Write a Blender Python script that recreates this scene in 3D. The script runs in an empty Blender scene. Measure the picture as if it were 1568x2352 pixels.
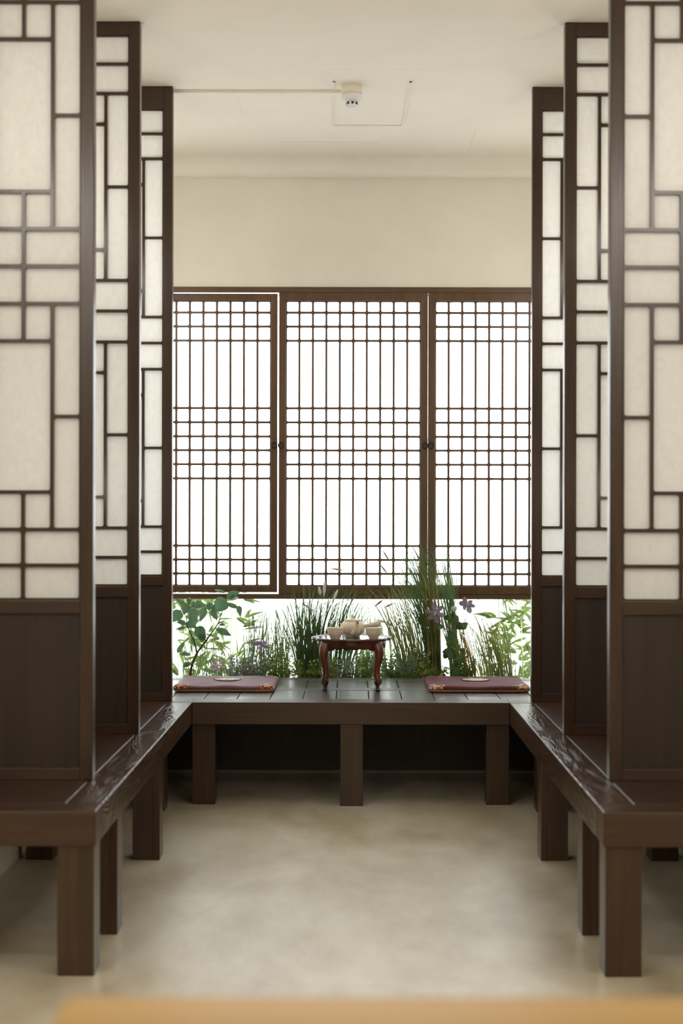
import bpy, math, random
from mathutils import Vector, Matrix
R = random.Random(7)
PI = math.pi
sc = bpy.context.scene
C = sc.collection

# ------------------------------------------------------------------ camera, world, lights
F = 3500.0            # focal length in pixels of the 1568 x 2352 frame
VX, VY = 810.0, 1195.0
CZ = 1.178
cam_d = bpy.data.cameras.new('camera')
cam = bpy.data.objects.new('camera', cam_d); C.objects.link(cam)
cam_d.sensor_fit = 'VERTICAL'; cam_d.sensor_height = 36.0
cam_d.lens = F / 2352 * 36.0
cam_d.shift_x = -(VX - 784) / 2352
cam_d.shift_y = (VY - 1176) / 2352
cam_d.dof.use_dof = True
cam_d.dof.focus_distance = 6.9
cam_d.dof.aperture_fstop = 2.9
cam_d.clip_start = 0.05
cam.location = (0, 0, CZ)
cam.rotation_euler = (PI / 2, 0.0, 0.0)
cam.rotation_euler.rotate_axis('Z', 0.0020)
sc.camera = cam
sc.view_settings.view_transform = 'Standard'
sc.view_settings.look = 'None'
sc.view_settings.gamma = 1.0
sc.view_settings.use_curve_mapping = False
sc.view_settings.exposure = 0.0
sc.cycles.max_bounces = 12
sc.cycles.diffuse_bounces = 6
sc.cycles.glossy_bounces = 4
sc.cycles.transmission_bounces = 6
sc.cycles.transparent_max_bounces = 8
sc.cycles.sample_clamp_indirect = 8.0

world = bpy.data.worlds.new('overcast_sky'); sc.world = world
world.use_nodes = True
wn = world.node_tree.nodes['Background']
wn.inputs['Color'].default_value = (0.91, 0.965, 1.0, 1)
wn.inputs['Strength'].default_value = 10.0

def lamp(name, loc, power, col, size):
    d = bpy.data.lights.new(name, 'POINT'); d.energy = power; d.color = col; d.shadow_soft_size = size
    o = bpy.data.objects.new(name, d); C.objects.link(o); o.location = loc
    return o
WARM = (1.0, 0.95, 0.87)
for sx in (-1, 1):
    lamp('pendant_light', (sx * 1.25, 2.6, 2.45), 20, WARM, 0.09)
    lamp('pendant_light', (sx * 1.45, 0.1, 2.45), 27, WARM, 0.09)
    for y, e in ((4.88, 1.0), (5.84, 1.15), (7.0, 1.6)):      # unseen lights added high and low in each alcove for the papers' glow
        lamp('alcove_fill_light', (sx * 1.00, y, 2.25), e * 2.5, WARM, 0.07)
        lamp('alcove_fill_light', (sx * 1.02, y, 1.32), e * (1.5 if y < 6.5 else .8), WARM, 0.07)
lamp('pendant_light', (0, -1.2, 2.4), 18, WARM, 0.12)

# ------------------------------------------------------------------ helpers
def P(px, py, d):
    return Vector(((px - VX) / F * d, d, CZ - (py - VY) / F * d))
def zr(py, d):
    return CZ - (py - VY) / F * d

class MB:
    def __init__(s): s.v = []; s.f = []; s.sm = []
    def add(s, vs, fs, smooth=False):
        b = len(s.v); s.v += [tuple(v) for v in vs]
        for f in fs: s.f.append([b + i for i in f]); s.sm.append(smooth)
    def box(s, x0, x1, y0, y1, z0, z1):
        vs = [(x, y, z) for z in (z0, z1) for y in (y0, y1) for x in (x0, x1)]
        s.add(vs, [(0, 2, 3, 1), (4, 5, 7, 6), (0, 1, 5, 4), (2, 6, 7, 3), (0, 4, 6, 2), (1, 3, 7, 5)])
    def prism(s, pts, y0, y1):      # polygon in x,z extruded along y
        n = len(pts)
        vs = [(x, y0, z) for x, z in pts] + [(x, y1, z) for x, z in pts]
        s.add(vs, [list(range(n)), list(range(2 * n - 1, n - 1, -1))] + [(i, i + n, (i + 1) % n + n, (i + 1) % n) for i in range(n)])
    def prism_x(s, pts, x0, x1):    # polygon in y,z extruded along x
        n = len(pts)
        vs = [(x0, y, z) for y, z in pts] + [(x1, y, z) for y, z in pts]
        s.add(vs, [list(range(n)), list(range(2 * n - 1, n - 1, -1))] + [(i, i + n, (i + 1) % n + n, (i + 1) % n) for i in range(n)])
    def lathe(s, prof, c=(0, 0, 0), n=40, axis=None):
        c = Vector(c); vs = []; fs = []; m = len(prof)
        for i in range(n):
            a = 2 * PI * i / n
            for r, z in prof:
                p = Vector((r * math.cos(a), r * math.sin(a), z))
                if axis is not None: p = axis @ p
                vs.append(c + p)
        for i in range(n):
            j = (i + 1) % n
            for k in range(m - 1):
                fs.append((i * m + k, j * m + k, j * m + k + 1, i * m + k + 1))
        s.add(vs, fs, True)
    def tube(s, pts, rads, n=8, caps=True):
        pts = [Vector(p) for p in pts]; m = len(pts); vs = []; fs = []
        if not hasattr(rads, '__len__'): rads = [rads] * m
        up = None
        for i, p in enumerate(pts):
            t = (pts[min(i + 1, m - 1)] - pts[max(i - 1, 0)]).normalized()
            if up is None:
                up = Vector((0, 1, 0)) if abs(t.y) < .9 else Vector((0, 0, 1))
            a = t.cross(up)
            if a.length < 1e-5: a = t.cross(Vector((1, 0, 0)))
            a.normalize(); b = a.cross(t).normalized(); up = b
            r = rads[i]
            rx, ry = r if hasattr(r, '__len__') else (r, r)
            for k in range(n):
                an = 2 * PI * k / n
                vs.append(p + a * math.cos(an) * rx + b * math.sin(an) * ry)
        for i in range(m - 1):
            for k in range(n):
                fs.append((i * n + k, i * n + (k + 1) % n, (i + 1) * n + (k + 1) % n, (i + 1) * n + k))
        s.add(vs, fs, True)
        if caps:
            s.add(vs[:n], [list(range(n))]); s.add(vs[-n:], [list(range(n - 1, -1, -1))])
    def cell(s, u0, u1, v0, v1, hb, r, y0, y1, nseg=3):
        """one pane opening of a lattice: a ring from the cell border to a round-cornered hole"""
        a0, a1, b0, b1 = u0 + hb, u1 - hb, v0 + hb, v1 - hb
        cor = [(u0, v0), (u1, v0), (u1, v1), (u0, v1)]
        cen = [(a0 + r, b0 + r, PI), (a1 - r, b0 + r, 1.5 * PI), (a1 - r, b1 - r, 0), (a0 + r, b1 - r, .5 * PI)]
        loop = []
        for cx, cy, st in cen:
            for k in range(nseg + 1):
                an = st + .5 * PI * k / nseg
                loop.append((cx + r * math.cos(an), cy + r * math.sin(an)))
        n = len(loop); q = nseg + 1
        vs = [(x, y0, z) for x, z in cor] + [(x, y0, z) for x, z in loop] + [(x, y1, z) for x, z in cor] + [(x, y1, z) for x, z in loop]
        fs = []; B = 4 + n
        for off, flip in ((0, 0), (B, 1)):
            for k in range(4):
                for i in range(nseg):
                    f = (off + k, off + 4 + k * q + i + 1, off + 4 + k * q + i)
                    fs.append(f[::-1] if flip else f)
                k2 = (k + 1) % 4
                f = (off + k, off + k2, off + 4 + k2 * q, off + 4 + k * q + nseg)
                fs.append(f[::-1] if flip else f)
        for i in range(n):
            j = (i + 1) % n
            fs.append((4 + i, 4 + j, B + 4 + j, B + 4 + i))
        s.add(vs, fs)

def obj(name, mb, mat, parent=None, bevel=0.0, loc=None, segs=2):
    me = bpy.data.meshes.new(name); me.from_pydata(mb.v, [], mb.f)
    me.polygons.foreach_set('use_smooth', mb.sm)
    me.materials.append(mat); me.update()
    o = bpy.data.objects.new(name, me); C.objects.link(o)
    if loc is not None:            # keep world shape, put the origin at loc
        me.transform(Matrix.Translation(-Vector(loc))); o.location = loc
    if parent is not None:
        o.parent = parent
        off = Vector((0, 0, 0)); q = parent
        while q is not None: off += Vector(q.location); q = q.parent
        me.transform(Matrix.Translation(-off))
    if bevel:
        m = o.modifiers.new('bevel', 'BEVEL'); m.width = bevel; m.segments = segs; m.limit_method = 'ANGLE'; m.angle_limit = math.radians(40)
    return o
def thing(name, label, cat, loc, group=None):
    o = bpy.data.objects.new(name, None); C.objects.link(o); o.location = loc
    o.empty_display_size = .05
    return tag(o, label, cat, group)
def tag(o, label, cat, group=None):
    o['label'] = label; o['category'] = cat
    if group: o['group'] = group
    return o
def struct(name, mb, mat, bevel=0.0, label=None, cat=None):
    o = obj(name, mb, mat, bevel=bevel); o['kind'] = 'structure'
    if label: o['label'] = label
    if cat: o['category'] = cat
    return o

# ------------------------------------------------------------------ materials
def mk(name):
    m = bpy.data.materials.new(name); m.use_nodes = True
    nt = m.node_tree; b = nt.nodes['Principled BSDF']
    return m, nt, b
def node(nt, t, **kw):
    n = nt.nodes.new(t)
    for k, v in kw.items(): setattr(n, k, v)
    return n
def ramp(nt, fac, stops):
    r = node(nt, 'ShaderNodeValToRGB'); e = r.color_ramp.elements
    while len(e) < len(stops): e.new(0.5)
    for i, (p, c) in enumerate(stops):
        e[i].position = p; e[i].color = (*c, 1)
    nt.links.new(fac, r.inputs['Fac']); return r.outputs['Color']
def noise(nt, scale, vec_scale=(1, 1, 1), detail=4, rough=.55, dist=0.0, coord='Object'):
    tc = node(nt, 'ShaderNodeTexCoord'); mp = node(nt, 'ShaderNodeMapping')
    mp.inputs['Scale'].default_value = vec_scale
    n = node(nt, 'ShaderNodeTexNoise'); n.inputs['Scale'].default_value = scale
    n.inputs['Detail'].default_value = detail; n.inputs['Roughness'].default_value = rough
    n.inputs['Distortion'].default_value = dist
    nt.links.new(tc.outputs[coord], mp.inputs['Vector']); nt.links.new(mp.outputs['Vector'], n.inputs['Vector'])
    return n.outputs['Fac']
def bump(nt, b, h, strength, dist=.002):
    bp = node(nt, 'ShaderNodeBump'); bp.inputs['Strength'].default_value = strength; bp.inputs['Distance'].default_value = dist
    nt.links.new(h, bp.inputs['Height']); nt.links.new(bp.outputs['Normal'], b.inputs['Normal'])
def plain(name, col, rough=.5, spec=.5, var=0.0, scale=20, coat=0, metal=0, sheen=0):
    m, nt, b = mk(name)
    b.inputs['Roughness'].default_value = rough; b.inputs['Specular IOR Level'].default_value = spec
    b.inputs['Coat Weight'].default_value = coat; b.inputs['Metallic'].default_value = metal
    if sheen: b.inputs['Sheen Weight'].default_value = sheen; b.inputs['Sheen Roughness'].default_value = .4
    f = noise(nt, scale)
    lo = [c * (1 - var) for c in col]; hi = [min(1, c * (1 + var)) for c in col]
    nt.links.new(ramp(nt, f, [(.3, lo), (.7, hi)]), b.inputs['Base Color'])
    return m
def wood(name, axis, dark, light, rough, grain=40, bumps=.15, coat=0.0, rings=False):
    m, nt, b = mk(name)
    sc_ = [1.0, 1.0, 1.0]; sc_[axis] = .06
    f = noise(nt, grain, sc_, 6, .6, .4)
    big = noise(nt, 3.0, sc_, 3, .5, .2)
    mx = node(nt, 'ShaderNodeMath', operation='MULTIPLY_ADD'); nt.links.new(f, mx.inputs[0]); mx.inputs[1].default_value = .55
    m2 = node(nt, 'ShaderNodeMath', operation='MULTIPLY'); nt.links.new(big, m2.inputs[0]); m2.inputs[1].default_value = .5
    nt.links.new(m2.outputs[0], mx.inputs[2])
    nt.links.new(ramp(nt, mx.outputs[0], [(.36, dark), (.66, light)]), b.inputs['Base Color'])
    b.inputs['Roughness'].default_value = rough
    b.inputs['Coat Weight'].default_value = coat; b.inputs['Coat Roughness'].default_value = .2
    h = f
    if rings:
        tc = node(nt, 'ShaderNodeTexCoord'); mp = node(nt, 'ShaderNodeMapping')
        v = [9.0, 9.0, 9.0]; v[axis] = 2.2
        mp.inputs['Scale'].default_value = v
        w = node(nt, 'ShaderNodeTexNoise'); w.inputs['Scale'].default_value = .9; w.inputs['Detail'].default_value = 2; w.inputs['Distortion'].default_value = .5
        nt.links.new(tc.outputs['Object'], mp.inputs['Vector']); nt.links.new(mp.outputs['Vector'], w.inputs['Vector'])
        k = node(nt, 'ShaderNodeMath', operation='MULTIPLY'); nt.links.new(w.outputs['Fac'], k.inputs[0]); k.inputs[1].default_value = 150
        s = node(nt, 'ShaderNodeMath', operation='SINE'); nt.links.new(k.outputs[0], s.inputs[0])
        a = node(nt, 'ShaderNodeMath', operation='MULTIPLY_ADD'); nt.links.new(s.outputs[0], a.inputs[0]); a.inputs[1].default_value = .5; nt.links.new(f, a.inputs[2])
        h = a.outputs[0]
    bump(nt, b, h, bumps, .003)
    return m
DK, LT = (.029, .0150, .0088), (.068, .0345, .0180)
WX = wood('dark_wood_grain_across', 0, DK, LT, .36)
WY = wood('dark_wood_grain_along', 1, DK, LT, .27, bumps=.3, rings=True)
WZ = wood('dark_wood_grain_upright', 2, DK, LT, .28)
WB = wood('dark_wood_boards', 1, (.034, .028, .022), (.078, .066, .054), .33, bumps=.05, rings=True)
WB.node_tree.nodes['Principled BSDF'].inputs['Specular IOR Level'].default_value = 1.0; WB.node_tree.nodes['Principled BSDF'].inputs['Coat Weight'].default_value = .35
WBX = wood('dark_wood_rail', 0, (.032, .024, .018), (.085, .070, .056), .36, bumps=.05)
WBX.node_tree.nodes['Principled BSDF'].inputs['Specular IOR Level'].default_value = .85
WP = wood('dark_wood_panel', 2, (.018, .0105, .007), (.037, .022, .0145), .5, bumps=.1)
WS = wood('dark_wood_seat', 0, (.028, .014, .009), (.06, .03, .018), .38, bumps=.1)
OAK = wood('honey_wood', 0, (.36, .215, .062), (.52, .33, .105), .4, grain=12, bumps=.05)
BR0, BR1 = (.062, .032, .0145), (.135, .069, .029)
FX = wood('brown_wood_grain_across', 0, BR0, BR1, .40)
FZ = wood('brown_wood_grain_upright', 2, BR0, BR1, .40)

def plaster(name, col, bs=.12, scale=5.0, var=.05, rough=.85):
    m, nt, b = mk(name)
    f = noise(nt, scale, detail=6)
    nt.links.new(ramp(nt, f, [(.3, [c * (1 - var) for c in col]), (.7, col)]), b.inputs['Base Color'])
    b.inputs['Roughness'].default_value = rough
    bump(nt, b, noise(nt, 9, detail=5), bs, .01)
    return m
PLASTER = plaster('cream_plaster', (.87, .84, .77))
CEIL = plaster('cream_ceiling_paint', (.85, .81, .725), bs=.2, scale=3)
WHITE_WALL = plaster('white_wall_paint', (.80, .76, .68))
SOIL = plaster('dark_soil', (.03, .02, .012), scale=60, var=.5)

m, nt, b = mk('polished_concrete'); CONC = m
f1 = noise(nt, 1.3, (1, .55, 1), 6, .6, .6); f2 = noise(nt, 6, (1, .4, 1), 5, .6)
ad = node(nt, 'ShaderNodeMath', operation='MULTIPLY_ADD'); nt.links.new(f2, ad.inputs[0]); ad.inputs[1].default_value = .35
mu = node(nt, 'ShaderNodeMath', operation='MULTIPLY'); nt.links.new(f1, mu.inputs[0]); mu.inputs[1].default_value = .65
nt.links.new(mu.outputs[0], ad.inputs[2])
nt.links.new(ramp(nt, ad.outputs[0], [(.34, (.38, .31, .20)), (.48, (.55, .49, .37)), (.62, (.70, .66, .56))]), b.inputs['Base Color'])
rr = node(nt, 'ShaderNodeMapRange'); nt.links.new(f1, rr.inputs['Value']); rr.inputs['To Min'].default_value = .27; rr.inputs['To Max'].default_value = .42
nt.links.new(rr.outputs[0], b.inputs['Roughness'])
b.inputs['Specular IOR Level'].default_value = .6
bump(nt, b, f2, .08, .004)

def paper(name, col, trans, fibre=.06):
    m = bpy.data.materials.new(name); m.use_nodes = True; nt = m.node_tree
    nt.nodes.clear()
    out = node(nt, 'ShaderNodeOutputMaterial')
    d = node(nt, 'ShaderNodeBsdfDiffuse'); t = node(nt, 'ShaderNodeBsdfTranslucent'); mix = node(nt, 'ShaderNodeMixShader')
    f = noise(nt, 30, (1, 1, .6), 8, .7, 1.5)
    col_o = ramp(nt, f, [(.36, [c * (1 - fibre) for c in col]), (.56, col)])
    nt.links.new(col_o, d.inputs['Color']); nt.links.new(col_o, t.inputs['Color'])
    mix.inputs[0].default_value = trans
    nt.links.new(d.outputs[0], mix.inputs[1]); nt.links.new(t.outputs[0], mix.inputs[2]); nt.links.new(mix.outputs[0], out.inputs['Surface'])
    return m
HANJI = paper('mulberry_paper', (.93, .925, .90), .60, .055)
WPAPER = paper('window_paper', (.92, .93, .93), .60, .03)

def leafm(name, col, var=.35, trans=.4, rough=.45, tcol=None):
    m, nt, b = mk(name)
    out = nt.nodes['Material Output']
    f = noise(nt, 14, detail=3)
    c = ramp(nt, f, [(.3, [x * (1 - var) for x in col]), (.7, [min(1, x * (1 + var)) for x in col])])
    nt.links.new(c, b.inputs['Base Color']); b.inputs['Roughness'].default_value = rough
    t = node(nt, 'ShaderNodeBsdfTranslucent')
    if tcol: t.inputs['Color'].default_value = (*tcol, 1)
    else: nt.links.new(c, t.inputs['Color'])
    mx = node(nt, 'ShaderNodeMixShader'); mx.inputs[0].default_value = trans
    nt.links.new(b.outputs[0], mx.inputs[1]); nt.links.new(t.outputs[0], mx.inputs[2]); nt.links.new(mx.outputs[0], out.inputs['Surface'])
    return m
G_DARK = leafm('grass_dark_green', (.10, .17, .06))
G_MID = leafm('grass_mid_green', (.17, .25, .08))
G_OLIVE = leafm('grass_olive', (.22, .24, .07))
G_PALE = leafm('grass_pale_green', (.27, .38, .16), trans=.5)
G_GOLD = leafm('grass_gold', (.45, .28, .06))
LEAF = leafm('tree_leaf', (.10, .19, .10), rough=.35, trans=.35)
VINE = leafm('vine_leaf', (.07, .15, .045), trans=.35)
BAMB = leafm('bamboo_leaf', (.085, .125, .028), trans=.38)
FOL = leafm('herb_foliage', (.20, .32, .10), trans=.5)
FOLG = leafm('grey_herb_foliage', (.26, .33, .22), trans=.5)
MOSS = leafm('moss_green', (.14, .24, .04), trans=.4)
BARK = plain('brown_bark', (.05, .03, .02), .7, var=.3)
CANE = plain('green_cane', (.30, .36, .10), .5, var=.2)
YEL = leafm('yellow_petal', (.80, .66, .16), .15, .4)
LIL = leafm('lilac_petal', (.55, .45, .60), .2, .4)
WHT = leafm('white_petal', (.85, .85, .82), .05, .4)
CLEM = leafm('dusky_lilac_petal', (.25, .205, .25), .3, .3)
PURP = leafm('purple_petal', (.26, .18, .36), .3, .3)
PINK = leafm('pink_violet_petal', (.58, .36, .62), .2, .4)
FLUFF = leafm('white_fluff', (.95, .94, .90), .03, .65)
TANF = leafm('tan_seed', (.38, .29, .16), .3, .3)

CERAM = plain('buff_glazed_ceramic', (.76, .67, .54), .35, var=.06, scale=60)
CERAM_IN = plain('dark_spout_opening', (.10, .075, .05), .8)
m, nt, b = mk('red_brown_lacquer'); LACQ = m
f = noise(nt, 9, (1, 1, .5), 4)
nt.links.new(ramp(nt, f, [(.36, (.018, .007, .005)), (.66, (.15, .030, .010))]), b.inputs['Base Color'])
b.inputs['Roughness'].default_value = .28; b.inputs['Coat Weight'].default_value = .6; b.inputs['Coat Roughness'].default_value = .12
LACQ_TOP = plain('dark_lacquer_top', (.045, .013, .009), .16, var=.3, coat=.8)
LACQ_BLK = plain('black_lacquer', (.012, .007, .006), .25, coat=.5)

BURG = plain('burgundy_silk', (.115, .018, .030), .6, .3, var=.15, scale=40)
MAUV = plain('mauve_silk', (.15, .048, .085), .5, .45, var=.15, scale=40, sheen=.08)
GOLD = plain('gold_silk', (.42, .25, .085), .5, var=.15, scale=50, sheen=.2)
CORD = plain('dark_piping', (.03, .012, .014), .6)
def embroid(name, cols, scale):
    m, nt, b = mk(name)
    tc = node(nt, 'ShaderNodeTexCoord'); v = node(nt, 'ShaderNodeTexVoronoi'); v.inputs['Scale'].default_value = scale
    nt.links.new(tc.outputs['Object'], v.inputs['Vector'])
    sp = node(nt, 'ShaderNodeSeparateColor'); nt.links.new(v.outputs['Color'], sp.inputs[0])
    r = ramp(nt, sp.outputs[0], [(i / len(cols), c) for i, c in enumerate(cols)])
    nt.nodes[-1].color_ramp.interpolation = 'CONSTANT' if hasattr(nt.nodes[-1], 'color_ramp') else None
    nt.links.new(r, b.inputs['Base Color']); b.inputs['Roughness'].default_value = .6
    return m
EMB = embroid('corner_embroidery', [(.25, .02, .03), (.55, .35, .12), (.45, .06, .06), (.08, .03, .03), (.65, .52, .30)], 130)
MED = embroid('medallion_embroidery', [(.70, .62, .48), (.62, .50, .34), (.75, .70, .60), (.35, .15, .12), (.66, .58, .45)], 110)
IRON = plain('black_iron', (.02, .02, .02), .4, metal=.6)
PLAST = plain('white_plastic', (.82, .82, .84), .4)
PCREAM = plain('cream_painted_plastic', (.82, .76, .64), .5)
BLACK = plain('black_slot', (.01, .01, .01), .8)

# ------------------------------------------------------------------ setting
XW = 1.16                # alcove side walls
YW = 7.75                # front of the window wall
BT = CZ - .75            # bench top height, 0.428
fb = MB(); fb.box(-2.7, 2.7, -2.7, 7.9, -.08, 0); struct('floor', fb, CONC)
prof = [(-2.7, 1.72), (4.39, 1.731), (5.335, 1.746), (6.3, 1.794), (7.0, 1.806), (7.9, 1.815)]
cb = MB()
cp = [(y, z + CZ) for y, z in prof]
cb.prism_x(cp + [(7.9, 3.25), (-2.7, 3.25)], -2.7, 2.7); struct('ceiling', cb, CEIL)
for s, nm in ((-1, 'wall_left'), (1, 'wall_right')):
    w = MB()
    def bx(a, c, *r): w.box(min(a * s, c * s), max(a * s, c * s), *r)
    bx(XW, XW + .1, 4.0, 7.9, 0, 3.2); bx(XW, 2.7, 3.9, 4.0, 0, 3.2); bx(2.6, 2.7, -2.7, 4.0, 0, 3.2)
    struct(nm, w, WHITE_WALL)
w = MB(); w.box(-2.7, 2.7, -2.8, -2.7, 0, 3.2); struct('wall_front', w, WHITE_WALL)
ZT = zr(660, YW); ZB = zr(1376, YW)
w = MB(); w.box(-XW - .1, XW + .1, YW, 7.9, ZT, 3.3); struct('wall_back', w, PLASTER)
# moulded beam where the ceiling meets the back wall
tb = MB()
nx = 48
rows = []
for i in range(nx + 1):
    x = -XW + 2 * XW * i / nx
    wob = .004 * math.sin(x * 7) + .003 * math.sin(x * 19 + 1)
    st = .012 if x > .22 else 0.0
    rows.append([(x, 7.62 + wob, zr(330, 7.62)), (x, 7.60 + wob, zr(366 + 4 * (x > .2), 7.60)), (x, 7.605 + wob, zr(388, 7.605)),
                 (x, 7.615 - st + wob, zr(395, 7.615)), (x, 7.635 - st, zr(405, 7.635) + wob * .5), (x, 7.68, zr(408, 7.68)), (x, 7.76, zr(408, 7.76))])
m_ = len(rows[0])
tb.add([p for r in rows for p in r], [(i * m_ + k, i * m_ + k + 1, (i + 1) * m_ + k + 1, (i + 1) * m_ + k) for i in range(nx) for k in range(m_ - 1)], True)
struct('trim_1', tb, PLASTER)
# raised plaster patch around the detector
def ceil_z(y):
    for (y0, z0), (y1, z1) in zip(cp, cp[1:]):
        if y0 <= y <= y1: return z0 + (z1 - z0) * (y - y0) / (y1 - y0)
def on_ceil(px, py):
    d = 6.3
    for _ in range(20): d = (ceil_z(d) - CZ) * F / (VY - py)
    return Vector(((px - VX) / F * d, d, ceil_z(d)))
a, b_, c_, d_ = on_ceil(765, 186), on_ceil(941, 186), on_ceil(922, 287), on_ceil(765, 287)
pm = MB()
def ridge(q0, q1, w_, h):
    u = (q1 - q0); u.z = 0; u.normalize(); n_ = Vector((-u.y, u.x, 0)) * w_ / 2; nn = 8; vs = []
    for k in range(nn + 1):
        p = q0.lerp(q1, k / nn); p.z = ceil_z(p.y)
        vs += [p - n_ + Vector((0, 0, .002)), p - n_ * .5 - Vector((0, 0, h)), p + n_ * .5 - Vector((0, 0, h)), p + n_ + Vector((0, 0, .002))]
    pm.add(vs, [(k * 4 + i, k * 4 + i + 1, k * 4 + i + 5, k * 4 + i + 4) for k in range(nn) for i in range(3)], True)
ridge(a, d_, .012, .006); ridge(b_, c_, .016, .007); ridge(d_, c_, .014, .006)
ridge(on_ceil(541, 216), on_ceil(557, 272), .004, .002); ridge(on_ceil(1090, 300), on_ceil(1072, 350), .006, .003)
ridge(on_ceil(640, 325), on_ceil(870, 327), .006, .002); ridge(on_ceil(700, 160), on_ceil(1000, 160), .004, .0005)
struct('trim_2', pm, CEIL)

# window: outer frame and three paper sashes
GW = .753
sash_x = [(-1.138, (636.5 - VX) / F * YW), ((640 - VX) / F * YW, (981.3 - VX) / F * YW), ((982.2 - VX) / F * YW, 1.140)]
fr = MB()
fr.box(-XW, XW, YW - .012, 7.87, zr(673, YW), ZT)
fr.box(-XW, XW, YW - .012, 7.87, ZB, zr(1364.5, YW))
fr.box(-XW, -1.143, YW - .011, 7.87, ZB, ZT); fr.box(1.143, XW, YW - .011, 7.87, ZB, ZT)
struct('trim_3', fr, FX, bevel=.002)
hb = [718.5, 750.5, 783, 938, 970.5, 1003, 1034.7, 1067, 1099.5, 1254, 1286, 1318]
for i, (x0, x1) in enumerate(sash_x):
    left = i == 0
    z1 = zr(676, YW) if left else zr(673.2, YW)
    z0 = zr(1360.5, YW) if left else zr(1364.3, YW)
    root = bpy.data.objects.new('window_%d' % (i + 1), None); C.objects.link(root)
    root.location = ((x0 + x1) / 2, YW, z0); root['kind'] = 'structure'
    tag(root, ['paper lattice window sash at left, standing slightly ajar with a bright gap', 'middle paper lattice window sash behind the tea table',
               'paper lattice window sash at right, behind the tall grasses'][i], 'window')
    px0, px1 = {0: ((311.0 - VX) / F * YW, (621.4 - VX) / F * YW), 1: ((655.7 - VX) / F * YW, (965 - VX) / F * YW), 2: ((998.3 - VX) / F * YW, (1307.6 - VX) / F * YW)}[i]
    zt, zb = zr(691.5, YW), zr(1346, YW)
    y0, y1 = YW - .016, YW + .022
    f = MB()
    f.box(x0, px0, y0, y1, z0, z1); f.box(px1, x1, y0, y1, z0, z1)
    f.box(px0, px1, y0, y1, zt, z1); f.box(px0, px1, y0, y1, z0, zb)
    obj('sash_frame', f, FZ, root, bevel=.0025)
    l = MB(); zs = [zt] + [zr(h, YW) for h in hb] + [zb]
    pitch = (px1 - px0) / 10
    for c in range(10):
        for r_ in range(len(zs) - 1):
            l.cell(px0 + c * pitch, px0 + (c + 1) * pitch, zs[r_ + 1], zs[r_], .0052, .006, YW - .004, YW + .012)
    obj('lattice', l, FZ, root)
    p = MB(); p.add([(px0 - .004, YW + .013, zb - .004), (px1 + .004, YW + .013, zb - .004), (px1 + .004, YW + .013, zt + .004), (px0 - .004, YW + .013, zt + .004)], [(0, 1, 2, 3)])
    obj('window_paper', p, WPAPER, root)
    for hx in {0: [629.5], 1: [645.5, 975], 2: [988.5]}[i]:
        c = P(hx, 1022, YW); c.y = y0
        h = MB()
        h.lathe([(0, -.006), (.009, -.005), (.012, -.001), (.012, .002)], c + Vector((0, 0, .004)), 16, Matrix.Rotation(PI / 2, 3, 'X'))
        ring = [c + Vector((.014 * math.cos(t), -.009, -.004 + .014 * math.sin(t))) for t in [2 * PI * k / 20 for k in range(21)]]
        h.tube(ring, .0028, 8, False)
        obj('ring_pull', h, IRON, root)

# outdoors beyond the window
g = MB(); g.box(-6, 6, 7.9, 9.6, -.1, .05); struct('ground', g, plaster('pale_gravel', (.72, .72, .68), scale=40, var=.15))
m, nt, b = mk('white_brick'); BRICK = m
tc = node(nt, 'ShaderNodeTexCoord'); mp = node(nt, 'ShaderNodeMapping'); mp.inputs['Rotation'].default_value = (PI / 2, 0, 0)
br = node(nt, 'ShaderNodeTexBrick'); br.inputs['Scale'].default_value = 4.2
br.inputs['Color1'].default_value = (.86, .87, .86, 1); br.inputs['Color2'].default_value = (.82, .83, .83, 1); br.inputs['Mortar'].default_value = (.66, .67, .67, 1)
br.inputs['Mortar Size'].default_value = .012
nt.links.new(tc.outputs['Object'], mp.inputs['Vector']); nt.links.new(mp.outputs['Vector'], br.inputs['Vector']); nt.links.new(br.outputs['Color'], b.inputs['Base Color'])
b.inputs['Roughness'].default_value = .8
g = MB(); g.box(-6, 6, 9.6, 9.75, 0, 1.7); struct('wall_outside', g, BRICK)

# planter bed between the bench and the window
YB0 = 6.27; YB1 = 7.265
g = MB(); g.box(-XW, XW, YB1, 7.9, .25, .335); g.box(-XW, XW, YB1, 7.30, .0, .335)
tag(obj('planter_bed', g, SOIL), 'bed of dark soil behind the back bench, under the window', 'planter')
g = MB(); g.box(-XW, XW, 7.12, 7.16, 0, BT - .05); struct('wall_underbench', g, WP)
g = MB(); g.box(-XW, XW, 7.108, 7.12, 0, .012); struct('baseboard_back', g, plain('skirting_glint', (.25, .2, .15), .5))  # pale colour stands in for a glint along the skirting

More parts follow.
